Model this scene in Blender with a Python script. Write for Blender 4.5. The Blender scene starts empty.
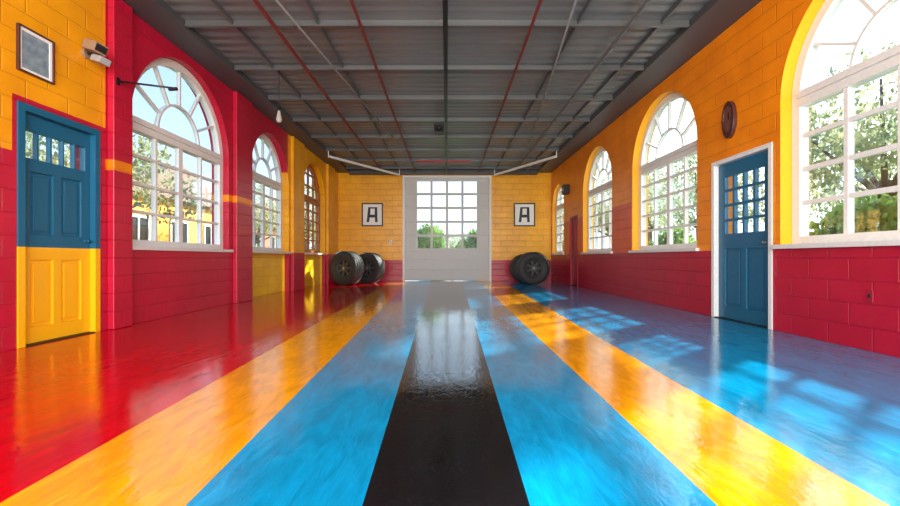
import bpy, bmesh, math, random
from mathutils import Vector, Matrix, Euler
from mathutils.geometry import tessellate_polygon
random.seed(7)
S = bpy.context.scene
COL = S.collection
XL, XR, YB, H = -3.79, 3.62, 14.6, 3.86
Y0 = -2.2
TH = 0.30

# ------------------------------------------------------------------ materials
def new_mat(name):
    m = bpy.data.materials.new(name); m.use_nodes = True
    nt = m.node_tree
    return m, nt, nt.nodes['Principled BSDF']

class NX:
    """tiny node expression helper"""
    def __init__(s, nt): s.nt = nt
    def node(s, t, **k):
        n = s.nt.nodes.new(t)
        for a, b in k.items(): setattr(n, a, b)
        return n
    def link(s, a, b): s.nt.links.new(a, b)
    def put(s, sock, v):
        if isinstance(v, (int, float)): sock.default_value = v
        elif isinstance(v, tuple): sock.default_value = v if len(v) == len(sock.default_value) else (*v, 1)[:len(sock.default_value)]
        else: s.link(v, sock)
    def math(s, op, a, b=0.0):
        n = s.node('ShaderNodeMath', operation=op); s.put(n.inputs[0], a); s.put(n.inputs[1], b); return n.outputs[0]
    def gt(s, a, b): return s.math('GREATER_THAN', a, b)
    def lt(s, a, b): return s.math('LESS_THAN', a, b)
    def mul(s, a, b): return s.math('MULTIPLY', a, b)
    def add(s, a, b): return s.math('ADD', a, b)
    def mx(s, a, b): return s.math('MAXIMUM', a, b)
    def rng(s, v, a, b): return s.mul(s.gt(v, a), s.lt(v, b))
    def mix(s, f, a, b, bt='MIX'):
        n = s.node('ShaderNodeMix', data_type='RGBA', blend_type=bt)
        s.put(n.inputs[0], f); s.put(n.inputs[6], a); s.put(n.inputs[7], b); return n.outputs[2]
    def pos(s):
        g = s.node('ShaderNodeNewGeometry'); p = s.node('ShaderNodeSeparateXYZ'); s.link(g.outputs['Position'], p.inputs[0])
        s.P = g.outputs['Position']; return p.outputs
    def comb(s, a, b, c=0.0):
        n = s.node('ShaderNodeCombineXYZ'); s.put(n.inputs[0], a); s.put(n.inputs[1], b); s.put(n.inputs[2], c); return n.outputs[0]
    def noise(s, vec, scale, detail=3, rough=.5, dist=0.0):
        n = s.node('ShaderNodeTexNoise'); s.put(n.inputs['Vector'], vec); n.inputs['Scale'].default_value = scale
        n.inputs['Detail'].default_value = detail; n.inputs['Roughness'].default_value = rough; n.inputs['Distortion'].default_value = dist
        return n.outputs[0]
    def bump(s, h, strength, dist=.01, nrm=None):
        n = s.node('ShaderNodeBump'); n.inputs['Strength'].default_value = strength; n.inputs['Distance'].default_value = dist
        s.link(h, n.inputs['Height'])
        if nrm: s.link(nrm, n.inputs['Normal'])
        return n.outputs[0]
    def ramp01(s, v, a, b):
        n = s.node('ShaderNodeMapRange'); s.put(n.inputs[0], v); n.inputs[1].default_value = a; n.inputs[2].default_value = b
        return n.outputs[0]

def pmat(name, color, rough=.5, metal=0.0, bump=0.0, scale=30, var=.12, emit=None, coat=0.0):
    m, nt, b = new_mat(name); x = NX(nt); x.pos()
    n = x.noise(x.P, scale, 4)
    dark = tuple(c * (1 - var) for c in color[:3])
    light = tuple(min(1, c * (1 + var)) for c in color[:3])
    x.link(x.mix(n, dark, light), b.inputs['Base Color'])
    b.inputs['Roughness'].default_value = rough; b.inputs['Metallic'].default_value = metal
    b.inputs['Coat Weight'].default_value = coat
    if bump: x.link(x.bump(n, bump, .01), b.inputs['Normal'])
    return m

YEL = (.98, .46, .004); ORG = (.96, .29, .004); CRI = (.50, .006, .038); CRIL = (.54, .007, .042)

def wall_mat(name, axis, colfn):
    m, nt, b = new_mat(name); x = NX(nt); p = x.pos()
    u = p[1] if axis == 'X' else p[0]
    vec = x.comb(u, p[2])
    br = x.node('ShaderNodeTexBrick'); x.link(vec, br.inputs['Vector'])
    br.inputs['Scale'].default_value = 1; br.inputs['Mortar Size'].default_value = .009
    br.inputs['Mortar Smooth'].default_value = .6
    br.inputs['Brick Width'].default_value = .42; br.inputs['Row Height'].default_value = .2
    fac = br.outputs['Fac']
    c = colfn(x, p)
    n1 = x.noise(x.P, 2.5, 3); n2 = x.noise(x.P, 60, 3)
    c = x.mix(x.ramp01(n1, .3, .7), x.mix(1.0, c, (.84, .76, .76), 'MULTIPLY'), c)
    c = x.mix(x.mul(fac, .14), c, x.mix(1.0, c, (.4, .35, .35), 'MULTIPLY'))
    x.link(c, b.inputs['Base Color'])
    h = x.add(x.mul(fac, -1.0), x.mul(n2, .3))
    x.link(x.bump(h, .55, .012), b.inputs['Normal'])
    b.inputs['Roughness'].default_value = .34
    return m

def colL(x, p):
    X, Y, Z = p
    wob = x.mul(x.math('SUBTRACT', x.noise(x.P, 9, 2), .5), .012)
    Zw = x.add(Z, wob)
    c = x.mix(x.gt(Y, 10.0), CRIL, YEL)
    base = x.mul(x.gt(Y, 10.0), x.lt(Zw, .93)); c = x.mix(base, c, CRIL)
    nich = x.mul(x.lt(X, XL - .1), x.mul(x.gt(Y, 8.0), x.lt(Zw, .93))); c = x.mix(nich, c, (1.0, .68, .01))
    y1 = x.mul(x.lt(Y, 4.66), x.gt(Zw, 2.24)); y2 = x.mul(x.lt(Y, 3.66), x.gt(Zw, 1.74))
    c = x.mix(x.mx(y1, y2), c, (.94, .40, .005))
    band = x.mul(x.mx(x.rng(Y, 4.66, 5.03), x.rng(Y, 7.28, 8.14)), x.rng(Zw, 1.78, 1.90))
    return x.mix(band, c, ORG)
def colR(x, p):
    X, Y, Z = p
    Zw = x.add(Z, x.mul(x.math('SUBTRACT', x.noise(x.P, 9, 2), .5), .012))
    c = x.mix(x.mul(x.gt(Y, 8.25), x.lt(Zw, 1.9)), ORG, (.78, .09, .012))
    return x.mix(x.lt(Zw, .90), c, CRI)
def colB(x, p):
    Zw = x.add(p[2], x.mul(x.math('SUBTRACT', x.noise(x.P, 9, 2), .5), .012))
    return x.mix(x.lt(Zw, .73), YEL, CRI)
M_WL = wall_mat('painted_block_left', 'X', colL)
M_WR = wall_mat('painted_block_right', 'X', colR)
M_WB = wall_mat('painted_block_rear', 'Y', colB)
M_REV = pmat('yellow_reveal_paint', (.96, .42, .006), .4, bump=.1)

def floor_mat(name, color, ior=1.45):
    m, nt, b = new_mat(name); x = NX(nt); p = x.pos()
    v1 = x.comb(x.mul(p[0], 5.0), x.mul(p[1], 1.4))
    streak = x.noise(v1, 2.2, 3, .5, 1.6)
    v2 = x.comb(x.mul(p[0], 1.6), x.mul(p[1], .8))
    big = x.noise(v2, 1.6, 1, .4, .6)
    fine = x.noise(x.comb(x.mul(p[0], 16.0), x.mul(p[1], 7.0)), 1.8, 2, .55, 3.0)
    brush = x.noise(x.comb(x.mul(p[0], 40.0), x.mul(p[1], 4.0)), 1.6, 3, .6, 1.5)
    d = tuple(c * .66 for c in color)
    c = x.mix(x.ramp01(streak, .3, .7), d, color)
    c = x.mix(x.mul(x.ramp01(brush, .45, .75), .4), c, x.mix(1.0, c, (.55, .55, .55), 'MULTIPLY'))
    x.link(c, b.inputs['Base Color'])
    x.link(x.add(.008, x.mul(x.ramp01(fine, .45, .8), .02)), b.inputs['Roughness'])
    h = x.add(x.add(x.add(x.mul(streak, .6), x.mul(big, 1.4)), x.mul(fine, .34)), x.mul(brush, .10))
    x.link(x.bump(h, .14, .012), b.inputs['Normal'])
    b.inputs['IOR'].default_value = ior
    return m
F_RED = floor_mat('red_epoxy', (.66, .002, .006), 1.5); F_YEL = floor_mat('yellow_epoxy', (1.0, .40, .002), 1.6)
F_BLU = floor_mat('blue_epoxy', (.001, .30, .62), 1.42); F_BLK = floor_mat('black_epoxy', (.008, .007, .009), 1.7)

M_WHITE = pmat('white_frame_paint', (.80, .80, .78), .4, bump=.02)
M_BROWN = pmat('brown_frame_paint', (.42, .12, .03), .4)
M_BLUE = pmat('blue_door_paint', (.008, .12, .23), .35, bump=.08)
M_RDOOR = pmat('dark_red_door_paint', (.33, .01, .03), .4)
M_BLACK = pmat('black_metal', (.015, .015, .017), .4, .3)
M_STEEL = pmat('galvanised_steel', (.20, .21, .22), .4, .3)
M_GREY = pmat('grey_sheet_metal', (.36, .37, .38), .45, .1)
M_JOIST = pmat('joist_steel', (.13, .14, .145), .35, .3)
M_GREYD = pmat('dark_grey_paint', (.07, .075, .08), .5)
M_REDM = pmat('red_reflection_steel', (.22, .04, .036), .45)  # pink-red reflection on the ceiling rails, put into the base colour
M_BEIGE = pmat('brown_beige_metal', (.30, .20, .13), .4)
M_PAPER = pmat('white_paper', (.88, .88, .87), .6)
M_PHOTO = pmat('silvery_print', (.22, .30, .36), .35, scale=14, var=.8)
M_RUB = pmat('black_rubber', (.022, .022, .023), .6, bump=.3, scale=60)
M_ALLOY = pmat('grey_alloy_rim', (.06, .06, .064), .45, .2)
M_BRASS = pmat('satin_nickel', (.30, .29, .27), .35, .8)
M_WOOD = pmat('dark_red_wood', (.07, .022, .018), .35, scale=14, var=.35)
M_CLOCK = pmat('maroon_dial', (.16, .06, .05), .25, scale=10, var=.3)
M_SHADE = pmat('frosted_bulb', (.45, .42, .37), .3)
M_SILL = pmat('pale_grey_sill', (.72, .72, .70), .4)
M_DOORP = pmat('white_garage_panel', (.56, .56, .555), .45, bump=.05)

m, nt, b = new_mat('blue_over_yellow_paint'); x = NX(nt); p = x.pos()
n = x.noise(x.P, 40, 3)
x.link(x.mix(x.lt(p[2], .90), (.008, .12, .23), (.95, .50, .004)), b.inputs['Base Color']); b.inputs['Roughness'].default_value = .35
x.link(x.bump(n, .08), b.inputs['Normal']); M_TWO = m

def glass_mat(name, lo, hi):
    m = bpy.data.materials.new(name); m.use_nodes = True; nt = m.node_tree; nt.nodes.clear()
    o = nt.nodes.new('ShaderNodeOutputMaterial'); mx = nt.nodes.new('ShaderNodeMixShader'); tr = nt.nodes.new('ShaderNodeBsdfTransparent')
    gl = nt.nodes.new('ShaderNodeBsdfGlossy'); gl.inputs['Roughness'].default_value = .03
    nz = nt.nodes.new('ShaderNodeTexNoise'); nz.inputs['Scale'].default_value = 1.2
    mr = nt.nodes.new('ShaderNodeMapRange'); mr.inputs[3].default_value = lo; mr.inputs[4].default_value = hi
    nt.links.new(nz.outputs[0], mr.inputs[0]); nt.links.new(mr.outputs[0], mx.inputs[0])
    tr.inputs[0].default_value = (.93, .98, 1, 1)
    nt.links.new(tr.outputs[0], mx.inputs[1]); nt.links.new(gl.outputs[0], mx.inputs[2]); nt.links.new(mx.outputs[0], o.inputs[0])
    return m
M_GLASS = glass_mat('window_glass', .04, .16)
M_GLASSC = glass_mat('anti_glare_glass', .002, .006)

# ------------------------------------------------------------------ mesh builder
class MB:
    def __init__(s): s.bm = bmesh.new()
    def box(s, x0, x1, y0, y1, z0, z1, mi=0):
        vs = [s.bm.verts.new(c) for c in ((x0,y0,z0),(x1,y0,z0),(x1,y1,z0),(x0,y1,z0),(x0,y0,z1),(x1,y0,z1),(x1,y1,z1),(x0,y1,z1))]
        for f in ((0,3,2,1),(4,5,6,7),(0,1,5,4),(1,2,6,5),(2,3,7,6),(3,0,4,7)):
            fc = s.bm.faces.new([vs[i] for i in f]); fc.material_index = mi
        return s
    def obox(s, c, dx, dy, dz, M=None):
        M = M or Matrix.Identity(3)
        vs = []
        for k in ((-1,-1,-1),(1,-1,-1),(1,1,-1),(-1,1,-1),(-1,-1,1),(1,-1,1),(1,1,1),(-1,1,1)):
            vs.append(s.bm.verts.new(Vector(c) + M @ Vector((k[0]*dx/2, k[1]*dy/2, k[2]*dz/2))))
        for f in ((0,3,2,1),(4,5,6,7),(0,1,5,4),(1,2,6,5),(2,3,7,6),(3,0,4,7)): s.bm.faces.new([vs[i] for i in f])
        return s
    def cyl(s, p0, p1, r0, r1=None, seg=16):
        r1 = r0 if r1 is None else r1
        p0, p1 = Vector(p0), Vector(p1); d = (p1 - p0).normalized()
        a = d.orthogonal().normalized(); bb = d.cross(a)
        A, B = [], []
        for i in range(seg):
            t = 2*math.pi*i/seg; o = a*math.cos(t) + bb*math.sin(t)
            A.append(s.bm.verts.new(p0 + o*r0)); B.append(s.bm.verts.new(p1 + o*r1))
        for i in range(seg):
            j = (i+1) % seg; s.bm.faces.new((A[i], A[j], B[j], B[i]))
        s.bm.faces.new(A[::-1]); s.bm.faces.new(B)
        return s
    def shape(s, outer, holes, w0, w1, axis):
        polys = [[Vector((a, b_, 0)) for a, b_ in pl] for pl in [outer] + holes]
        tris = tessellate_polygon(polys)
        flat = [q for pl in polys for q in pl]
        def P(q, w): return (w, q[0], q[1]) if axis == 'X' else ((q[0], w, q[1]) if axis == 'Y' else (q[0], q[1], w))
        A = [s.bm.verts.new(P(q, w0)) for q in flat]; B = [s.bm.verts.new(P(q, w1)) for q in flat]
        for t in tris:
            if len(set(t)) == 3:
                s.bm.faces.new([A[i] for i in t]); s.bm.faces.new([B[i] for i in t][::-1])
        k = 0
        for pl in polys:
            n = len(pl)
            for i in range(n):
                j = (i+1) % n; s.bm.faces.new((A[k+i], A[k+j], B[k+j], B[k+i]))
            k += n
        return s
    def revolve(s, prof, seg=48, closed=True):
        rings = []
        for i in range(seg):
            t = 2*math.pi*i/seg
            rings.append([s.bm.verts.new((r*math.cos(t), a, r*math.sin(t))) for a, r in prof])
        n = len(prof)
        for i in range(seg):
            j = (i+1) % seg
            for k in range(n if closed else n-1):
                l = (k+1) % n; s.bm.faces.new((rings[i][k], rings[i][l], rings[j][l], rings[j][k]))
        return s
    def obj(s, name, mats, parent=None, origin=None, smooth=False, label=None, category=None, kind=None, bevel=0, matfn=None, recalc=True):
        if recalc: bmesh.ops.recalc_face_normals(s.bm, faces=s.bm.faces[:])
        mats = mats if isinstance(mats, (list, tuple)) else [mats]
        if matfn:
            for f in s.bm.faces: f.material_index = matfn(f)
        if origin is None and parent is None:
            xs = [v.co for v in s.bm.verts]
            origin = Vector(((min(v.x for v in xs)+max(v.x for v in xs))/2, (min(v.y for v in xs)+max(v.y for v in xs))/2, min(v.z for v in xs)))
        off = Vector(origin) if origin is not None else Vector(ROOT[parent.name])
        for v in s.bm.verts: v.co -= off
        me = bpy.data.meshes.new(name); s.bm.to_mesh(me); s.bm.free()
        for mm in mats: me.materials.append(mm)
        if smooth:
            for pl in me.polygons: pl.use_smooth = True
        ob = bpy.data.objects.new(name, me); COL.objects.link(ob)
        if parent is not None:
            ob.parent = parent
            ob.location = off - Vector(ROOT[parent.name])
        else: ob.location = off
        ROOT[ob.name] = Vector(off)
        if bevel:
            md = ob.modifiers.new('bevel', 'BEVEL'); md.width = bevel; md.segments = 2; md.limit_method = 'ANGLE'
        tag(ob, label, category, kind)
        return ob
ROOT = {}
def tag(ob, label=None, category=None, kind=None):
    if label: ob['label'] = label
    if category: ob['category'] = category
    if kind: ob['kind'] = kind
def empty(name, loc, label=None, category=None, kind=None):
    e = bpy.data.objects.new(name, None); COL.objects.link(e); e.location = loc; e.empty_display_size = .2
    ROOT[e.name] = Vector(loc); tag(e, label, category, kind); return e
def rect(u0, u1, v0, v1): return [(u0, v0), (u1, v0), (u1, v1), (u0, v1)]
def arch(uc, r, v0, vs, n=28):
    pts = [(uc-r, v0), (uc+r, v0)]
    for i in range(n+1):
        t = math.pi*i/n; pts.append((uc + r*math.cos(t), vs + r*math.sin(t)))
    return pts

# ------------------------------------------------------------------ room shell
SP = 2.50
LN = [(6.17, 1.13), (9.09, .97), (12.05, 1.0)]
DL = (3.70, 4.58, 2.19)
mb = MB()
outer = [(Y0, 0), (DL[0], 0), (DL[0], DL[2]), (DL[1], DL[2]), (DL[1], 0)]
for uc, r in LN[1:]:
    outer.append((uc-r, 0)); 
    for i in range(29):
        t = math.pi - math.pi*i/28; outer.append((uc + r*math.cos(t), SP + r*math.sin(t)))
    outer.append((uc+r, 0))
outer += [(YB, 0), (YB, H), (Y0, H)]
mb.shape(outer, [arch(LN[0][0], LN[0][1], .91, SP)], XL-TH, XL, 'X')
for uc, r in LN[1:]:
    mb.box(XL-TH, XL-.15, uc-r+.001, uc+r-.001, 0, .905)
mb.obj('wall_left', M_WL, origin=(XL, 6, 0), kind='structure', label='red and yellow painted concrete block wall with arched niches')
for i, (a, c) in enumerate(((4.68, 4.96), (7.42, 8.02), (10.16, 10.95), (13.15, 13.9))):
    MB().box(XL+.002, XL+.08, a, c, 0, H-.11).obj('trim_%d' % (i+1), M_WL, kind='structure', bevel=.008,
        label='painted block pilaster between arched windows')

RW = [(3.46, 1.10), (7.14, 1.06), (10.2, .98), (13.72, .70)]
DR = (4.68, 5.72, 2.08)
D3 = (11.62, 12.35, 2.0)
outer = [(Y0, 0), (DR[0], 0), (DR[0], DR[2]), (DR[1], DR[2]), (DR[1], 0), (D3[0], 0), (D3[0], D3[2]), (D3[1], D3[2]), (D3[1], 0), (YB, 0), (YB, H), (Y0, H)]
mb = MB().shape(outer, [arch(uc, r, .91, SP) for i, (uc, r) in enumerate(RW)], XR, XR+TH, 'X')
def mfn(f):
    c = f.calc_center_median(); n = f.normal
    return 1 if (abs(n.x) < .5 and .95 < c.z < H-.05 and Y0+.05 < c.y < YB-.05 and not (DR[0]-.05 < c.y < DR[1]+.05) and not (D3[0]-.05 < c.y < D3[1]+.05)) else 0
mb.obj('wall_right', [M_WR, M_REV], origin=(XR, 6, 0), kind='structure', matfn=mfn, label='orange block wall above a crimson dado with arched openings')

GX = 1.54; GZ = 3.66
outer = [(XL-TH, 0), (-GX, 0), (-GX, GZ), (GX, GZ), (GX, 0), (XR+TH, 0), (XR+TH, H), (XL-TH, H)]
MB().shape(outer, [], YB, YB+TH, 'Y').obj('wall_back', M_WB, origin=(0, YB, 0), kind='structure', label='yellow block wall with crimson base around garage door')

YN, YF = 1.36, 13.4
edges = [(XL-TH, XL-TH), (-1.46, -1.88), (-.845, -1.28), (-.274, -.52), (.268, .49), (.874, 1.055), (1.43, 1.85), (XR+TH, XR+TH)]
fm = [0, 1, 2, 3, 2, 1, 2]
bm = MB(); ya, yb = Y0, YB+TH
def ex(e, y): return e[0] + (e[1]-e[0])*(y-YN)/(YF-YN)
top = []
for y in (ya, yb): top.append([bm.bm.verts.new((ex(e, y), y, 0)) for e in edges])
bot = []
for y in (ya, yb): bot.append([bm.bm.verts.new((ex(e, y), y, -.12)) for e in edges])
for i in range(7):
    f = bm.bm.faces.new((top[0][i], top[0][i+1], top[1][i+1], top[1][i])); f.material_index = fm[i]
    f = bm.bm.faces.new((bot[0][i], bot[1][i], bot[1][i+1], bot[0][i+1])); f.material_index = 3
    for k in (0, 1):
        f = bm.bm.faces.new((top[k][i], top[k][i+1], bot[k][i+1], bot[k][i])); f.material_index = 3
for i in (0, 7):
    f = bm.bm.faces.new((top[0][i], top[1][i], bot[1][i], bot[0][i])); f.material_index = 3
bm.obj('floor', [F_RED, F_YEL, F_BLU, F_BLK], origin=(0, 6, 0), kind='structure', label='glossy epoxy floor painted in red, yellow, blue and black lanes')

m, nt, b = new_mat('ribbed_ceiling_sheet'); x = NX(nt); p = x.pos()
w = x.node('ShaderNodeTexWave', wave_type='BANDS', bands_direction='Y', wave_profile='SIN'); x.link(x.P, w.inputs[0]); w.inputs['Scale'].default_value = 1.6
n = x.noise(x.P, 1.2, 4)
x.link(x.mix(n, (.11, .135, .14), (.20, .22, .225)), b.inputs['Base Color']); b.inputs['Roughness'].default_value = .34
x.link(x.bump(w.outputs[1], .45, .025), b.inputs['Normal'])
M_CEIL = m
MB().box(XL-TH, XR+TH, Y0, YB+TH, H, H+.15).obj('ceiling', M_CEIL, origin=(0, 6, H), kind='structure', label='dark grey ribbed sheet metal ceiling')
k = 5
for (a, c, z) in ((XL+.001, XL+.42, H-.10), (XR-.50, XR-.001, H-.10)):
    MB().box(a, c, Y0, YB-.002, z, H-.001).obj('trim_%d' % k, M_GREYD, kind='structure', label='dark grey boxed soffit along the wall top'); k += 1
MB().box(XL+.43, XR-.51, YB-.22, YB-.002, GZ+.02, H-.001).obj('trim_%d' % k, M_GREYD, kind='structure', label='dark grey header beam above garage door'); k += 1

ys = [1.65, 2.9, 4.15, 5.4, 6.65, 7.9, 9.15, 10.4, 11.65, 12.9, 14.0]
for y in ys:
    (MB().box(XL+.43, XR-.51, y-.022, y+.022, H-.085, H-.068).box(XL+.43, XR-.51, y-.010, y+.010, H-.068, H-.002)
     ).obj('ceiling_joist', M_JOIST, origin=(0, y, H-.085), label='grey steel t-section joist under the ceiling sheets', category='ceiling joist')['group'] = 'transverse ceiling joists'
for xx, mt, lb in ((-2.2, M_REDM, 'red-reflection tinted'), (-1.1, M_REDM, 'red-reflection tinted'), (1.08, M_REDM, 'red-reflection tinted'), (2.3, M_STEEL, 'silvery')):
    o = (MB().box(xx-.018, xx+.018, Y0, YB-.25, H-.11, H-.086)
         .box(xx-.005, xx+.005, Y0, YB-.25, H-.145, H-.11)).obj('ceiling_rail', mt, origin=(xx, 6, H-.14), label=lb + ' steel rail running lengthwise under the ceiling', category='ceiling rail')
    o['group'] = 'lengthwise ceiling rails'
for xx in (-2.75, -1.65, 1.68, 2.75):
    MB().box(xx-.010, xx+.010, Y0, YB-.25, H-.064, H-.001).obj('ceiling_batten', M_JOIST, origin=(xx, 6, H-.06), label='slim grey steel batten along the ceiling sheets', category='ceiling batten')['group'] = 'slim ceiling battens'
def conduit(p0, p1, r, mat, lab):
    MB().cyl(p0, p1, r, seg=12).obj('conduit_pipe', mat, smooth=True, label=lab, category='pipe')
conduit((-2.1, 3.6, H-.100), (-1.25, 11.0, H-.100), .015, M_STEEL, 'slim silvery conduit slung across the ceiling joists')
conduit((1.35, 3.6, H-.100), (2.2, 11.5, H-.100), .015, M_STEEL, 'slim silvery conduit clipped below the ceiling joists')
conduit((-.95, 12.9, H-.105), (.75, 12.9, H-.105), .02, pmat('light_strip_red', (.8, .02, .03), .4), 'red tube for the light strip above the garage door')  # plain red tube drawn for the red light strip under the ceiling

g = empty('garage_door_opener', (-.02, 8.9, 3.45), 'black garage door opener hung from ceiling with long rail', 'garage door opener')
MB().box(-.05, .01, 3.0, 14.3, 3.66, 3.71).obj('rail', M_BLACK, parent=g)
MB().box(-.27, -.07, 8.9, 9.25, 3.50, 3.66).obj('motor_housing', M_BLACK, parent=g, bevel=.02)
MB().cyl((-.17, 8.88, 3.56), (-.17, 8.80, 3.52), .05, .07).obj('lamp_housing', M_BLACK, parent=g, smooth=True)
for y in (3.6, 6.65, 9.15, 11.65): MB().box(-.035, -.005, y-.015, y+.015, 3.71, H-.085).obj('hanger_strap', M_BLACK, parent=g)

# ------------------------------------------------------------------ windows
def make_window(n, u, r, W, side, cols=4, rows=5, style='grid', mat=M_WHITE, v0=.93, lab='white arched window with small panes', t=.018):
    inn = -1 if side == 'R' else 1
    e = empty('window_%d' % n, (W, u, v0), lab, None, 'structure')
    fw = .10; r = r - .004
    MB().shape(arch(u, r, v0, SP), [arch(u, r-fw, v0+fw, SP)], W-.05, W+.05, 'X').obj('frame', mat, parent=e)
    mb = MB(); ri = r - fw + .005
    mb.box(W-.06, W+.06, u-ri, u+ri, SP-.10, SP-.03).box(W-.075, W+.075, u-ri, u+ri, SP-.01, SP+.06).box(W-.045, W+.045, u-ri, u+ri, SP-.03, SP-.01)
    for i in range(1, cols):
        c = u - ri + 2*ri*i/cols; tt = .045 if i*2 == cols else t
        mb.box(W-.03, W+.03, c-tt, c+tt, v0+fw-.005, SP-.05)
    for j in range(1, rows):
        z = v0+fw + (SP-.05-v0-fw)*j/rows
        mb.box(W-.028, W+.028, u-ri, u+ri, z-t, z+t)
    if style == 'grid':
        for i in range(1, cols):
            c = u - ri + 2*ri*i/cols; h = math.sqrt(max(ri*ri-(c-u)**2, 0))
            mb.box(W-.03, W+.03, c-t, c+t, SP+.045, SP+h)
        for z in (.36*r, .70*r):
            h = math.sqrt(ri*ri - z*z); mb.box(W-.028, W+.028, u-h, u+h, SP+z-t, SP+z+t)
    else:
        t = .016
        for rr in (.42*r,):
            op = [(u+(rr+t)*math.cos(math.pi*i/24), SP+.04+(rr+t)*math.sin(math.pi*i/24)) for i in range(25)]
            op += [(u+(rr-t)*math.cos(math.pi*i/24), SP+.04+(rr-t)*math.sin(math.pi*i/24)) for i in range(24, -1, -1)]
            mb.shape(op, [], W-.028, W+.028, 'X')
        for a in (30, 60, 90, 120, 150):
            a = math.radians(a); q0 = Vector((W, u+.42*r*math.cos(a), SP+.04+.42*r*math.sin(a))); q1 = Vector((W, u+(ri)*math.cos(a), SP+ri*math.sin(a)))
            d = (q1-q0); ang = math.atan2(d.z, d.y)
            mb.obox((q0+q1)/2, .05, d.length, .032, Matrix.Rotation(ang, 3, 'X'))
    mb.obj('muntin', mat, parent=e)
    MB().shape(arch(u, r-fw+.01, v0+fw-.01, SP), [], W-.004, W+.004, 'X').obj('glass', M_GLASS, parent=e)
    wf = XR if side == 'R' else XL
    a, c = sorted((W, wf + inn*.002))
    (MB().box(a, c, u-r+.005, u+r-.005, .9105, v0+.012).box(*sorted((wf+inn*.002, wf+inn*.055)), u-r-.06, u+r+.06, .90, v0+.015)
     ).obj('sill', M_SILL, parent=e, label='pale painted window sill')
WLX, WRX = XL-.2, XR+.17
make_window(1, LN[0][0], LN[0][1], WLX+.05, 'L', 4, 4, 'fan', lab='tall white arched window with fan light and small panes')
make_window(2, LN[1][0], LN[1][1], WLX, 'L', 4, 5, 'fan', lab='white arched window with fan light above a yellow base')
make_window(3, LN[2][0], LN[2][1], WLX, 'L', 4, 5, 'grid', M_BROWN, lab='brown arched window in the yellow bay')
make_window(4, RW[0][0], RW[0][1], WRX, 'R', 4, 4, 'fan', lab='large white arched window with sash panes and fan light', t=.022)
make_window(5, RW[1][0], RW[1][1], WRX, 'R', 4, 5, 'fan', lab='white arched multi-pane window in a yellow reveal')
make_window(6, RW[2][0], RW[2][1], WRX, 'R', 4, 5, 'fan', lab='white arched multi-pane window in a yellow reveal')
make_window(7, RW[3][0], RW[3][1], WRX, 'R', 3, 5, 'grid', lab='narrow white arched window near the rear wall')

# ------------------------------------------------------------------ doors
def make_door(n, D, side, leafmat, framemat, panes, panels, lab, fw=.06, knob_u=None, casing=0.0, kmat=None):
    u0, u1, z1 = D
    wf = XR if side == 'R' else XL; s_ = 1 if side == 'R' else -1
    e = empty('door_%d' % n, (wf, (u0+u1)/2, 0), lab, None, 'structure')
    o = [(u0+.002, 0.002), (u0+fw, 0.002), (u0+fw, z1-fw), (u1-fw, z1-fw), (u1-fw, 0.002), (u1-.002, 0.002), (u1-.002, z1-.002), (u0+.002, z1-.002)]
    a, c = sorted((wf - s_*.012, wf + s_*.16))
    MB().shape(o, [], a, c, 'X').obj('frame', framemat, parent=e)
    if casing:
        k_ = casing
        o = [(u0-k_, 0.002), (u0, 0.002), (u0, z1), (u1, z1), (u1, 0.002), (u1+k_, 0.002), (u1+k_, z1+k_), (u0-k_, z1+k_)]
        a, c = sorted((wf - s_*.012, wf - s_*.001))
        MB().shape(o, [], a, c, 'X').obj('casing', framemat, parent=e)
    a0, a1, b1 = u0+fw+.004, u1-fw-.004, z1-fw-.005
    W = a1-a0
    ph = [rect(a0+W*p_[0], a0+W*p_[1], p_[2], p_[3]) for p_ in panes]
    qh = [rect(a0+W*p_[0], a0+W*p_[1], p_[2], p_[3]) for p_ in panels]
    x0, x1 = sorted((wf + s_*.05, wf + s_*.095))
    mb = MB().shape(rect(a0, a1, .012, b1), ph+qh, x0, x1, 'X')
    for q in qh:
        (ua, va), (ub, vb) = q[0], q[2]
        mb.box(*sorted((wf+s_*.072, wf+s_*.092)), ua-.001, ub+.001, va-.001, vb+.001)
        mb.box(*sorted((wf+s_*.058, wf+s_*.075)), ua+.035, ub-.035, va+.035, vb-.035)
    mb.obj('leaf', leafmat, parent=e, bevel=.004)
    if panes:
        gu0 = min(q[0][0] for q in ph); gu1 = max(q[2][0] for q in ph); gz0 = min(q[0][1] for q in ph); gz1 = max(q[2][1] for q in ph)
        MB().box(*sorted((wf+s_*.070, wf+s_*.076)), gu0-.005, gu1+.005, gz0-.005, gz1+.005).obj('glass', M_GLASS, parent=e)
    ku = knob_u if knob_u is not None else a0+W*.9
    k0 = wf + s_*.052
    (MB().cyl((k0, ku, .98), (k0-s_*.012, ku, .98), .020).cyl((k0-s_*.01, ku, .98), (k0-s_*.030, ku, .98), .008).cyl((k0-s_*.025, ku, .98), (k0-s_*.045, ku, .98), .012, .016)
     ).obj('knob', kmat or M_BRASS, parent=e, smooth=True, label='metal door knob')
    MB().box(*sorted((wf-s_*.01, wf+s_*.15)), a0-.003, a1+.003, .001, .010).obj('threshold', M_BLACK, parent=e)
def grid(c, r, u0, u1, v0, v1, g, h):
    out = []
    for i in range(c):
        for j in range(r):
            a = u0+(u1-u0)*i/c; b_ = u0+(u1-u0)*(i+1)/c; d = v0+(v1-v0)*j/r; f = v0+(v1-v0)*(j+1)/r
            out.append((a+g, b_-g, d+h, f-h))
    return out
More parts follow.
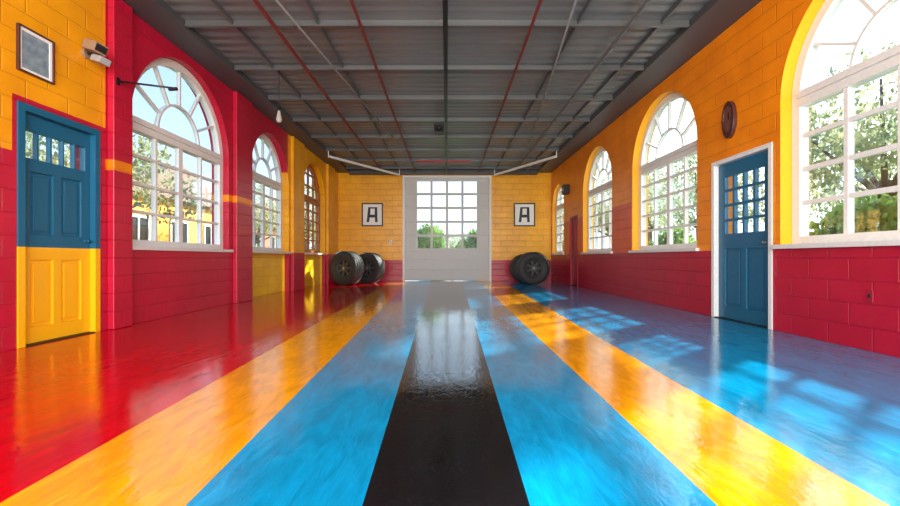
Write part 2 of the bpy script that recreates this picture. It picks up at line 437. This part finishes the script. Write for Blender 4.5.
make_door(1, DL, 'L', M_TWO, M_TWO, grid(5, 1, .06, .94, 1.72, 1.97, .014, .0),
          [(.14, .44, 1.02, 1.60), (.56, .86, 1.02, 1.60), (.14, .44, .16, .78), (.56, .86, .16, .78)],
          'panelled door, blue upper half and yellow lower half', knob_u=4.46, fw=.065, kmat=M_BLUE)
make_door(2, DR, 'R', M_BLUE, M_WHITE, grid(4, 4, .12, .88, 1.10, 1.88, .022, .016),
          [(.14, .45, .18, .92), (.55, .86, .18, .92)], 'blue half-glazed door with white frame', casing=.012, knob_u=4.84, fw=.04)
make_door(3, D3, 'R', M_RDOOR, M_RDOOR, [], [(.14, .45, .18, .85), (.55, .86, .18, .85), (.14, .45, 1.05, 1.75), (.55, .86, 1.05, 1.75)],
          'narrow dark red panelled door', knob_u=12.2)

g = empty('door_4', (0, YB, 0), 'white sectional garage door with grid of glass panes', None, 'structure')
o = [(-GX+.002, .002), (-GX+.07, .002), (-GX+.07, GZ-.07), (GX-.07, GZ-.07), (GX-.07, .002), (GX-.002, .002), (GX-.002, GZ-.002), (-GX+.002, GZ-.002)]
MB().shape(o, [], YB-.03, YB+.2, 'Y').obj('frame', M_WHITE, parent=g)
holes = []
for i in range(4):
    for j in range(5):
        a = -1.08 + 2.16*i/4; z = 1.10 + 2.42*j/5
        holes.append(rect(a+.040, a+.54-.040, z+.040, z+.484-.040))
MB().shape(rect(-GX+.075, GX-.075, .012, GZ-.075), holes, YB+.08, YB+.13, 'Y').obj('door_panel', M_DOORP, parent=g)
for z in (.03, .38, .73): MB().box(-GX+.14, GX-.14, YB+.060, YB+.081, z+.01, z+.31).obj('raised_panel', M_DOORP, parent=g, bevel=.006)
for z in (1.10, 1.584, 2.068, 2.552, 3.036):
    MB().box(-GX+.09, -1.12, YB+.062, YB+.081, z+.02, z+.46).obj('raised_panel', M_DOORP, parent=g, bevel=.006)
    MB().box(1.12, GX-.09, YB+.062, YB+.081, z+.02, z+.46).obj('raised_panel', M_DOORP, parent=g, bevel=.006)
MB().box(-1.09, 1.09, YB+.118, YB+.124, 1.09, 3.53).obj('glass', M_GLASSC, parent=g)
for sgn, x1 in ((-1, -3.30), (1, 3.05)):
    q0 = Vector((sgn*1.62, YB-.28, 3.62)); q1 = Vector((x1, 11.7, 3.64)); d = q1-q0
    mb = MB().obox((q0+q1)/2, d.length, .05, .06, Matrix.Rotation(math.atan2(d.y, d.x), 3, 'Z'))
    mb.box(q0.x-.012, q0.x+.012, q0.y-.012, q0.y+.012, 3.62, H-.0005)
    mb.box(q1.x-.012, q1.x+.012, q1.y-.012, q1.y+.012, 3.64, H-.0005)
    mb.obj('door_track', M_WHITE, label='pale steel overhead door track bar', category='door track')

# ------------------------------------------------------------------ tyres
def build_wheel():
    e = empty('car_wheel', (0, 0, 0))
    R, w = .50, .34
    xs = [-w/2+.02, -w/2+.06, -w/2+.065, -w/2+.08, -w/2+.085, -.035, -.03, -.015, -.01, .01, .015, .03, .035, w/2-.085, w/2-.08, w/2-.065, w/2-.06, w/2-.02]
    rs = [R-.012, R-.002, R-.02, R-.02, R, R, R-.02, R-.02, R, R, R-.02, R-.02, R, R, R-.02, R-.02, R-.002, R-.012]
    tre = list(zip(xs, rs))
    prof = [(-w/2+.045, .25), (-w/2+.01, .27), (-w/2-.012, .33), (-w/2-.016, .40), (-w/2-.008, .455)] + tre + [(w/2+.008, .455), (w/2+.016, .40), (w/2+.012, .33), (w/2-.01, .27), (w/2-.045, .25)]
    mb = MB().revolve(prof, 64)
    for i in range(56):
        t = 2*math.pi*i/56; M = Matrix.Rotation(-t, 3, 'Y')
        for sg in (-1, 1):
            c = M @ Vector((R-.012, sg*(w/2-.012), 0)); mb.obox(c, .03, .05, .028, M)
    mb.obj('tire', M_RUB, parent=e, smooth=False)
    mb = MB().revolve([(-w/2+.03, .245), (-w/2+.03, .26), (w/2-.03, .26), (w/2-.03, .245), (w/2-.06, .222), (-w/2+.06, .222)], 48)
    for i in range(7):
        a = 2*math.pi*i/7; M = Matrix.Rotation(-a, 3, 'Y')
        mb.obox(M @ Vector((.145, -w/2+.085, 0)), .18, .03, .075, M)
    mb.cyl((0, -w/2+.06, 0), (0, w/2-.12, 0), .085, .10, 24)
    mb.obj('rim', M_ALLOY, parent=e)
    MB().cyl((0, .0, 0), (0, .02, 0), .225, .225, 40).obj('wheel_disc', M_BLACK, parent=e)
    mb = MB().cyl((0, -w/2+.04, 0), (0, -w/2+.065, 0), .035, .045, 20)
    for i in range(5):
        a = 2*math.pi*i/5; mb.cyl((.064*math.cos(a), -w/2+.046, .064*math.sin(a)), (.064*math.cos(a), -w/2+.065, .064*math.sin(a)), .009, seg=8)
    mb.obj('hub_cap', M_BRASS, parent=e)
    return e
base = build_wheel()
specs = [((-2.98, 12.45), 1.0, -26, 'large black car tire on dark rim beside the yellow niche wall'),
         ((-2.48, 13.40), .97, -24, 'black car tire standing close to the rear wall'),
         ((2.60, 12.75), .98, 8, 'black car tire on dark rim near the garage door'),
         ((2.50, 13.55), .92, 6, 'black car tire tucked behind another tire')]
wheels = [base]
for i in range(3):
    c = base.copy(); COL.objects.link(c)
    for ch in list(base.children):
        d = ch.copy(); d.parent = c; COL.objects.link(d)
    wheels.append(c)
for w_, (xy, s_, rz, lb) in zip(wheels, specs):
    w_.location = (xy[0], xy[1], .503*s_); w_.scale = (s_, s_, s_); w_.rotation_euler = (0, 0, math.radians(rz))
    w_['label'] = lb; w_['category'] = 'tire'; w_['group'] = 'car tires by the rear wall'

def letter_frame(xc, lab):
    z0, z1, hw = 1.90, 2.71, .37
    e = empty('framed_print', (xc, YB, z0), lab, 'picture')
    MB().shape(rect(xc-hw, xc+hw, z0, z1), [rect(xc-hw+.042, xc+hw-.042, z0+.042, z1-.042)], YB-.035, YB-.001, 'Y').obj('frame', M_BLACK, parent=e, bevel=.004)
    MB().box(xc-hw+.038, xc+hw-.038, YB-.018, YB-.008, z0+.038, z1-.038).obj('print', M_PAPER, parent=e)
    zc = (z0+z1)/2; hh = .26
    sh = lambda L: [(xc + a + .04*(c), zc + c) for a, c in L]
    o = sh([(-.19, -hh), (-.105, -hh), (-.09, -.10), (.09, -.10), (.105, -hh), (.19, -hh), (.155, hh), (-.155, hh)])
    MB().shape(o, [sh([(-.078, .0), (.078, .0), (.075, hh-.05), (-.075, hh-.05)])], YB-.022, YB-.0185, 'Y').obj('letter', M_BLACK, parent=e, label='black stencil letter A')
letter_frame(-2.59, 'black-framed print with bold letter A on white')
letter_frame(2.69, 'black-framed print of a bold letter A beside garage door')

e = empty('framed_picture', (XL, 3.86, 2.46), 'small dark-framed silvery photograph on yellow wall', 'picture')
MB().shape(rect(3.69, 4.03, 2.46, 2.87), [rect(3.705, 4.015, 2.475, 2.855)], XL+.001, XL+.03, 'X').obj('frame', M_WOOD, parent=e, bevel=.003)
MB().shape(rect(3.702, 4.018, 2.472, 2.858), [rect(3.73, 3.99, 2.50, 2.83)], XL+.006, XL+.016, 'X').obj('mat_board', M_PAPER, parent=e)
MB().box(XL+.004, XL+.010, 3.725, 3.995, 2.495, 2.835).obj('print', M_PHOTO, parent=e)
e = empty('security_light', (XL, 4.40, 2.9), 'brown-beige twin boxy security light on yellow wall', 'wall light')
MB().cyl((XL, 4.40, 2.94), (XL+.03, 4.40, 2.94), .05).obj('base', M_BEIGE, parent=e, smooth=False)
MB().cyl((XL+.03, 4.40, 2.94), (XL+.10, 4.40, 2.95), .015).obj('arm', M_BLACK, parent=e)
RM = Matrix.Rotation(math.radians(18), 3, 'Y') @ Matrix.Rotation(math.radians(-12), 3, 'Z')
MB().obox((XL+.14, 4.36, 2.985), .16, .14, .10, RM).obj('lamp_head', M_BEIGE, parent=e, bevel=.008)
MB().obox((XL+.13, 4.44, 2.89), .13, .12, .07, RM).obj('lamp_head', M_GREY, parent=e, bevel=.008)
MB().obox(Vector((XL+.14, 4.36, 2.985)) + RM @ Vector((.083, 0, 0)), .006, .11, .07, RM).obj('lens', M_BLACK, parent=e)
e = empty('wall_bracket', (XL, 4.72, 2.77), 'black iron bracket arm projecting from the wall', 'bracket')
MB().box(XL+.081, XL+.092, 4.71, 4.75, 2.75, 2.83).obj('plate', M_BLACK, parent=e)
MB().cyl((XL+.09, 4.73, 2.79), (XL+.70, 4.73, 2.715), .011).obj('arm', M_BLACK, parent=e, smooth=True)
MB().cyl((XL+.66, 4.73, 2.70), (XL+.75, 4.73, 2.705), .020).obj('tip', M_BLACK, parent=e)
e = empty('pendant_lamp', (-2.66, 6.65, H-.08), 'small pale pendant lamp hanging on a thin cord', 'lamp')
MB().cyl((-2.66, 6.65, H-.085), (-2.66, 6.65, 3.20), .006, seg=8).obj('cord', M_BLACK, parent=e)
MB().cyl((-2.66, 6.65, 3.20), (-2.66, 6.65, 3.13), .016, .022).obj('socket', M_BLACK, parent=e)
mb = MB()
mb.cyl((-2.66, 6.65, 3.13), (-2.66, 6.65, 2.99), .018, .045).cyl((-2.66, 6.65, 2.99), (-2.66, 6.65, 2.95), .045, .030)
mb.obj('lamp_shade', M_SHADE, parent=e, smooth=False)
e = empty('wall_clock', (XR, 5.35, 2.33), 'oval dark wood wall clock with maroon face on orange wall', 'clock')
def oval(c, z, a, b_, n=32): return [(c+a*math.cos(2*math.pi*i/n), z+b_*math.sin(2*math.pi*i/n)) for i in range(n)]
MB().shape(oval(5.35, 2.56, .115, .235), [oval(5.35, 2.57, .085, .175)], XR-.05, XR-.001, 'X').obj('case', M_WOOD, parent=e, bevel=.01)
MB().shape(oval(5.35, 2.57, .087, .177), [], XR-.035, XR-.02, 'X').obj('clock_face', M_CLOCK, parent=e)
MB().obox((XR-.038, 5.35, 2.61), .004, .010, .09).obox((XR-.038, 5.33, 2.575), .004, .05, .010).obj('clock_hand', M_BLACK, parent=e)
e = empty('wall_speaker', (XR, 12.55, 2.72), 'small dark speaker box mounted high on wall', 'speaker')
MB().box(XR-.16, XR-.001, 12.42, 12.68, 2.70, 2.98).obj('housing', M_BLACK, parent=e, bevel=.015)
MB().cyl((XR-.161, 12.55, 2.84), (XR-.17, 12.55, 2.84), .08, .07, 24).obj('speaker_cone', M_GREY, parent=e)
e = empty('light_switch', (-1.95, YB, 1.35), 'white wall switch plate beside garage door', 'switch')
MB().box(-2.0, -1.9, YB-.012, YB-.001, 1.28, 1.42).obj('plate', M_WHITE, parent=e, bevel=.003)
MB().box(-1.965, -1.935, YB-.02, YB-.012, 1.32, 1.38).obj('rocker', M_BEIGE, parent=e)
e = empty('wall_outlet', (XR, 3.585, .46), 'small dark outlet cover on crimson block dado', 'outlet')
MB().box(XR-.012, XR-.001, 3.56, 3.61, .42, .53).obj('plate', M_RDOOR, parent=e, bevel=.003)
MB().cyl((XR-.013, 3.585, .475), (XR-.02, 3.585, .475), .015, .012).obj('socket', M_BLACK, parent=e)

# ------------------------------------------------------------------ exterior
MB().box(-70, 70, -30, 90, -.30, -.125).obj('ground', pmat('grass', (.10, .16, .04), .9, scale=3, var=.4), origin=(0, 20, -.125), kind='structure', label='grassy ground outside the building')
def leaf_mat(name, c1, c2):
    m, nt, b = new_mat(name); x = NX(nt); x.pos()
    n = x.noise(x.P, 1.0, 3)
    col = x.mix(x.ramp01(n, .35, .65), c1, c2)
    x.link(col, b.inputs['Base Color']); b.inputs['Roughness'].default_value = .7
    tl = x.node('ShaderNodeBsdfTranslucent'); x.link(col, tl.inputs[0])
    ms = x.node('ShaderNodeMixShader'); ms.inputs[0].default_value = .5
    x.link(b.outputs[0], ms.inputs[1]); x.link(tl.outputs[0], ms.inputs[2])
    x.link(ms.outputs[0], nt.nodes['Material Output'].inputs[0])
    return m
M_LEAF = leaf_mat('leaf_green', (.27, .34, .20), (.52, .52, .28))
M_LEAFD = leaf_mat('mid_leaf_green', (.12, .24, .06), (.28, .44, .10))
M_BARK = pmat('bark', (.16, .12, .10), .9, bump=.5, scale=12)
def leaves(mb, blobs, per, size):
    for (c, r) in blobs:
        for i in range(per):
            while True:
                v = Vector((random.uniform(-1, 1), random.uniform(-1, 1), random.uniform(-1, 1)))
                if .3 < v.length < 1: break
            p_ = Vector(c) + Vector((v.x*r, v.y*r, v.z*r*.85)); s_ = size*random.uniform(.6, 1.3)
            M = Euler((random.uniform(0, 6.3), random.uniform(0, 6.3), random.uniform(0, 6.3))).to_matrix()
            q = [(-1, 0), (-.3, .55), (.5, .45), (1.1, 0), (.5, -.45), (-.3, -.55)]
            mb.bm.faces.new([mb.bm.verts.new(p_ + M @ Vector((a*s_, b_*s_, 0))) for a, b_ in q])
def tree():
    e = empty('tree', (0, 0, -.125), 'leafy green tree standing outside the windows', 'tree')
    mb = MB().cyl((0, 0, -.125), (.1, 0, 2.2), .15, .11, 12)
    tips = [(1.3, .3, 3.5), (-1.2, .5, 3.3), (.2, 1.2, 3.8), (-.3, -1.3, 3.4), (.1, .1, 4.4), (1.0, -1.1, 2.6), (-1.4, -.6, 2.5), (.3, 1.0, 2.3), (-.2, -.2, 3.0)]
    for t in tips: mb.cyl((.1, 0, 1.8), t, .06, .02, 8)
    mb.obj('trunk', M_BARK, parent=e, smooth=True)
    mb = MB(); leaves(mb, [((t[0]*1.2, t[1]*1.2, t[2]), random.uniform(.75, 1.1)) for t in tips], 560, .06)
    mb.obj('foliage', M_LEAF, parent=e, recalc=False)
    return e
t0 = tree()
tpos = [(12.4, 12.0, 1.35), (19.5, 19.0, 1.5), (12.0, 19.8, 1.2), (15.5, 32.0, 1.5), (10.5, 27.0, 1.2), (13.5, 42, 1.5),
        (-7.6, 8.8, .85), (-8.3, 18.2, .8), (-8.2, 24.5, 1.0), (-8.5, 32, .9), (6.0, 33, 1.0), (-5.0, 38, 1.0), (15.5, 5.0, 1.3), (.4, 31, .6)]
for i, (a, b_, s_) in enumerate(tpos):
    if i == 0: t = t0
    else:
        t = t0.copy(); COL.objects.link(t)
        for ch in list(t0.children):
            d = ch.copy(); d.parent = t; COL.objects.link(d)
    t['group'] = 'trees outside'
    t.location = (a, b_, -.125); t.scale = (s_,)*3; t.rotation_euler = (0, 0, i*1.3)
def shrub():
    e = empty('shrub', (0, 0, -.125), 'dense green shrub planted outside', 'shrub')
    mb = MB()
    for a, b_ in ((.25, .1), (-.3, .1), (0, -.25)): mb.cyl((0, 0, -.125), (a, b_, .9), .05, .02, 8)
    mb.obj('stem', M_BARK, parent=e)
    mb = MB(); leaves(mb, [((random.uniform(-.5, .5), random.uniform(-.4, .4), z), .7) for z in (.5, .7, 1.1, 1.4, 1.0, 1.5)], 700, .07)
    mb.obj('foliage', M_LEAFD, parent=e, recalc=False)
    return e
s0 = shrub()
spos = [(-4.3, 22.6, 1.2), (-1.2, 23, 1.25), (1.7, 22.5, 1.2), (5.2, 23.2, 1.3), (7.0, 7.2, .9), (7.4, 14.0, .9), (7.0, 27.5, 1.3), (-6.2, 14, .6), (-6.5, 21.8, .9), (9.4, 9.2, 1.0)]
for i, (a, b_, s_) in enumerate(spos):
    if i == 0: t = s0
    else:
        t = s0.copy(); COL.objects.link(t)
        for ch in list(s0.children):
            d = ch.copy(); d.parent = t; COL.objects.link(d)
    t['group'] = 'shrubs outside'
    t.location = (a, b_, -.125); t.scale = (s_,)*3; t.rotation_euler = (0, 0, i*1.9)
def house(xc, y0, y1, hz, mat, lab):
    e = empty('house', (xc, (y0+y1)/2, -.125), lab, 'house')
    MB().box(xc-5, xc, y0, y1, -.125, hz).obj('walls', mat, parent=e)
    ro = [(y0-.4, hz), (y1+.4, hz), ((y0+y1)/2, hz+1.5)]
    MB().shape(ro, [], xc-5.3, xc+.35, 'X').obj('roof', pmat('roof_grey', (.22, .15, .13), .8), parent=e)
    y = y0+1.0
    while y < y1-1.6:
        MB().shape(rect(y, y+1.2, 1.0, 2.4), [rect(y+.09, y+.56, 1.09, 2.31), rect(y+.64, y+1.11, 1.09, 2.31)], xc+.001, xc+.06, 'X').obj('window_frame', M_WHITE, parent=e)
        MB().box(xc+.01, xc+.02, y+.05, y+1.15, 1.05, 2.35).obj('window_pane', M_BLACK, parent=e); y += 2.4
house(-11.5, 14.0, 21.5, 3.2, pmat('ochre_stucco', (.85, .38, .06), .7), 'ochre house with gabled roof seen outside')
house(-12.5, 24.0, 33, 3.0, pmat('red_stucco', (.60, .16, .10), .7), 'dull red stucco house seen outside')

# ------------------------------------------------------------------ light
SUND = Vector((-1.0, -.8, -.8))
w = bpy.data.worlds.new('World'); S.world = w; w.use_nodes = True; nt = w.node_tree; x = NX(nt)
bg = nt.nodes['Background']
tc = x.node('ShaderNodeTexCoord'); sp = x.node('ShaderNodeSeparateXYZ'); x.link(tc.outputs['Generated'], sp.inputs[0])
dt = x.node('ShaderNodeVectorMath', operation='DOT_PRODUCT'); x.link(tc.outputs['Generated'], dt.inputs[0]); dt.inputs[1].default_value = tuple((-SUND).normalized())
halo = x.math('POWER', x.mx(dt.outputs['Value'], 0.0), 8.0)
skyc = x.mix(x.ramp01(sp.outputs[2], .02, .55), (1.5, 1.65, 1.75), (.45, .85, 1.5))
hal = x.mix(halo, (0, 0, 0), (6.0, 5.9, 5.7))
x.link(x.mix(1.0, skyc, hal, 'ADD'), bg.inputs[0]); bg.inputs[1].default_value = 1.0
def light(name, typ, loc, energy, color=(1, 1, 1), direction=None, **k):
    l = bpy.data.lights.new(name, typ); l.energy = energy; l.color = color
    for a, b_ in k.items(): setattr(l, a, b_)
    o = bpy.data.objects.new(name, l); COL.objects.link(o); o.location = loc
    if direction: o.rotation_euler = Vector(direction).to_track_quat('-Z', 'Y').to_euler()
    return o
light('sun', 'SUN', (20, 20, 20), 17, (1, .90, .76), SUND, angle=.045)
light('rear_fill_light', 'AREA', (0, Y0-.3, 2.2), 950, (1, .96, .90), (0, 1, .08), shape='RECTANGLE', size=7.0, size_y=3.4)  # added fill behind the camera to brighten the room; no real source there

cam = bpy.data.cameras.new('camera'); co = bpy.data.objects.new('camera', cam); COL.objects.link(co)
co.location = (0, 0, .8); co.rotation_euler = (math.pi/2, 0, 0)
cam.sensor_width = 36; cam.lens = 420/900*36; cam.shift_x = 3/900; cam.shift_y = 5/900; cam.clip_start = .05; cam.clip_end = 300
S.camera = co
S.view_settings.view_transform = 'Standard'
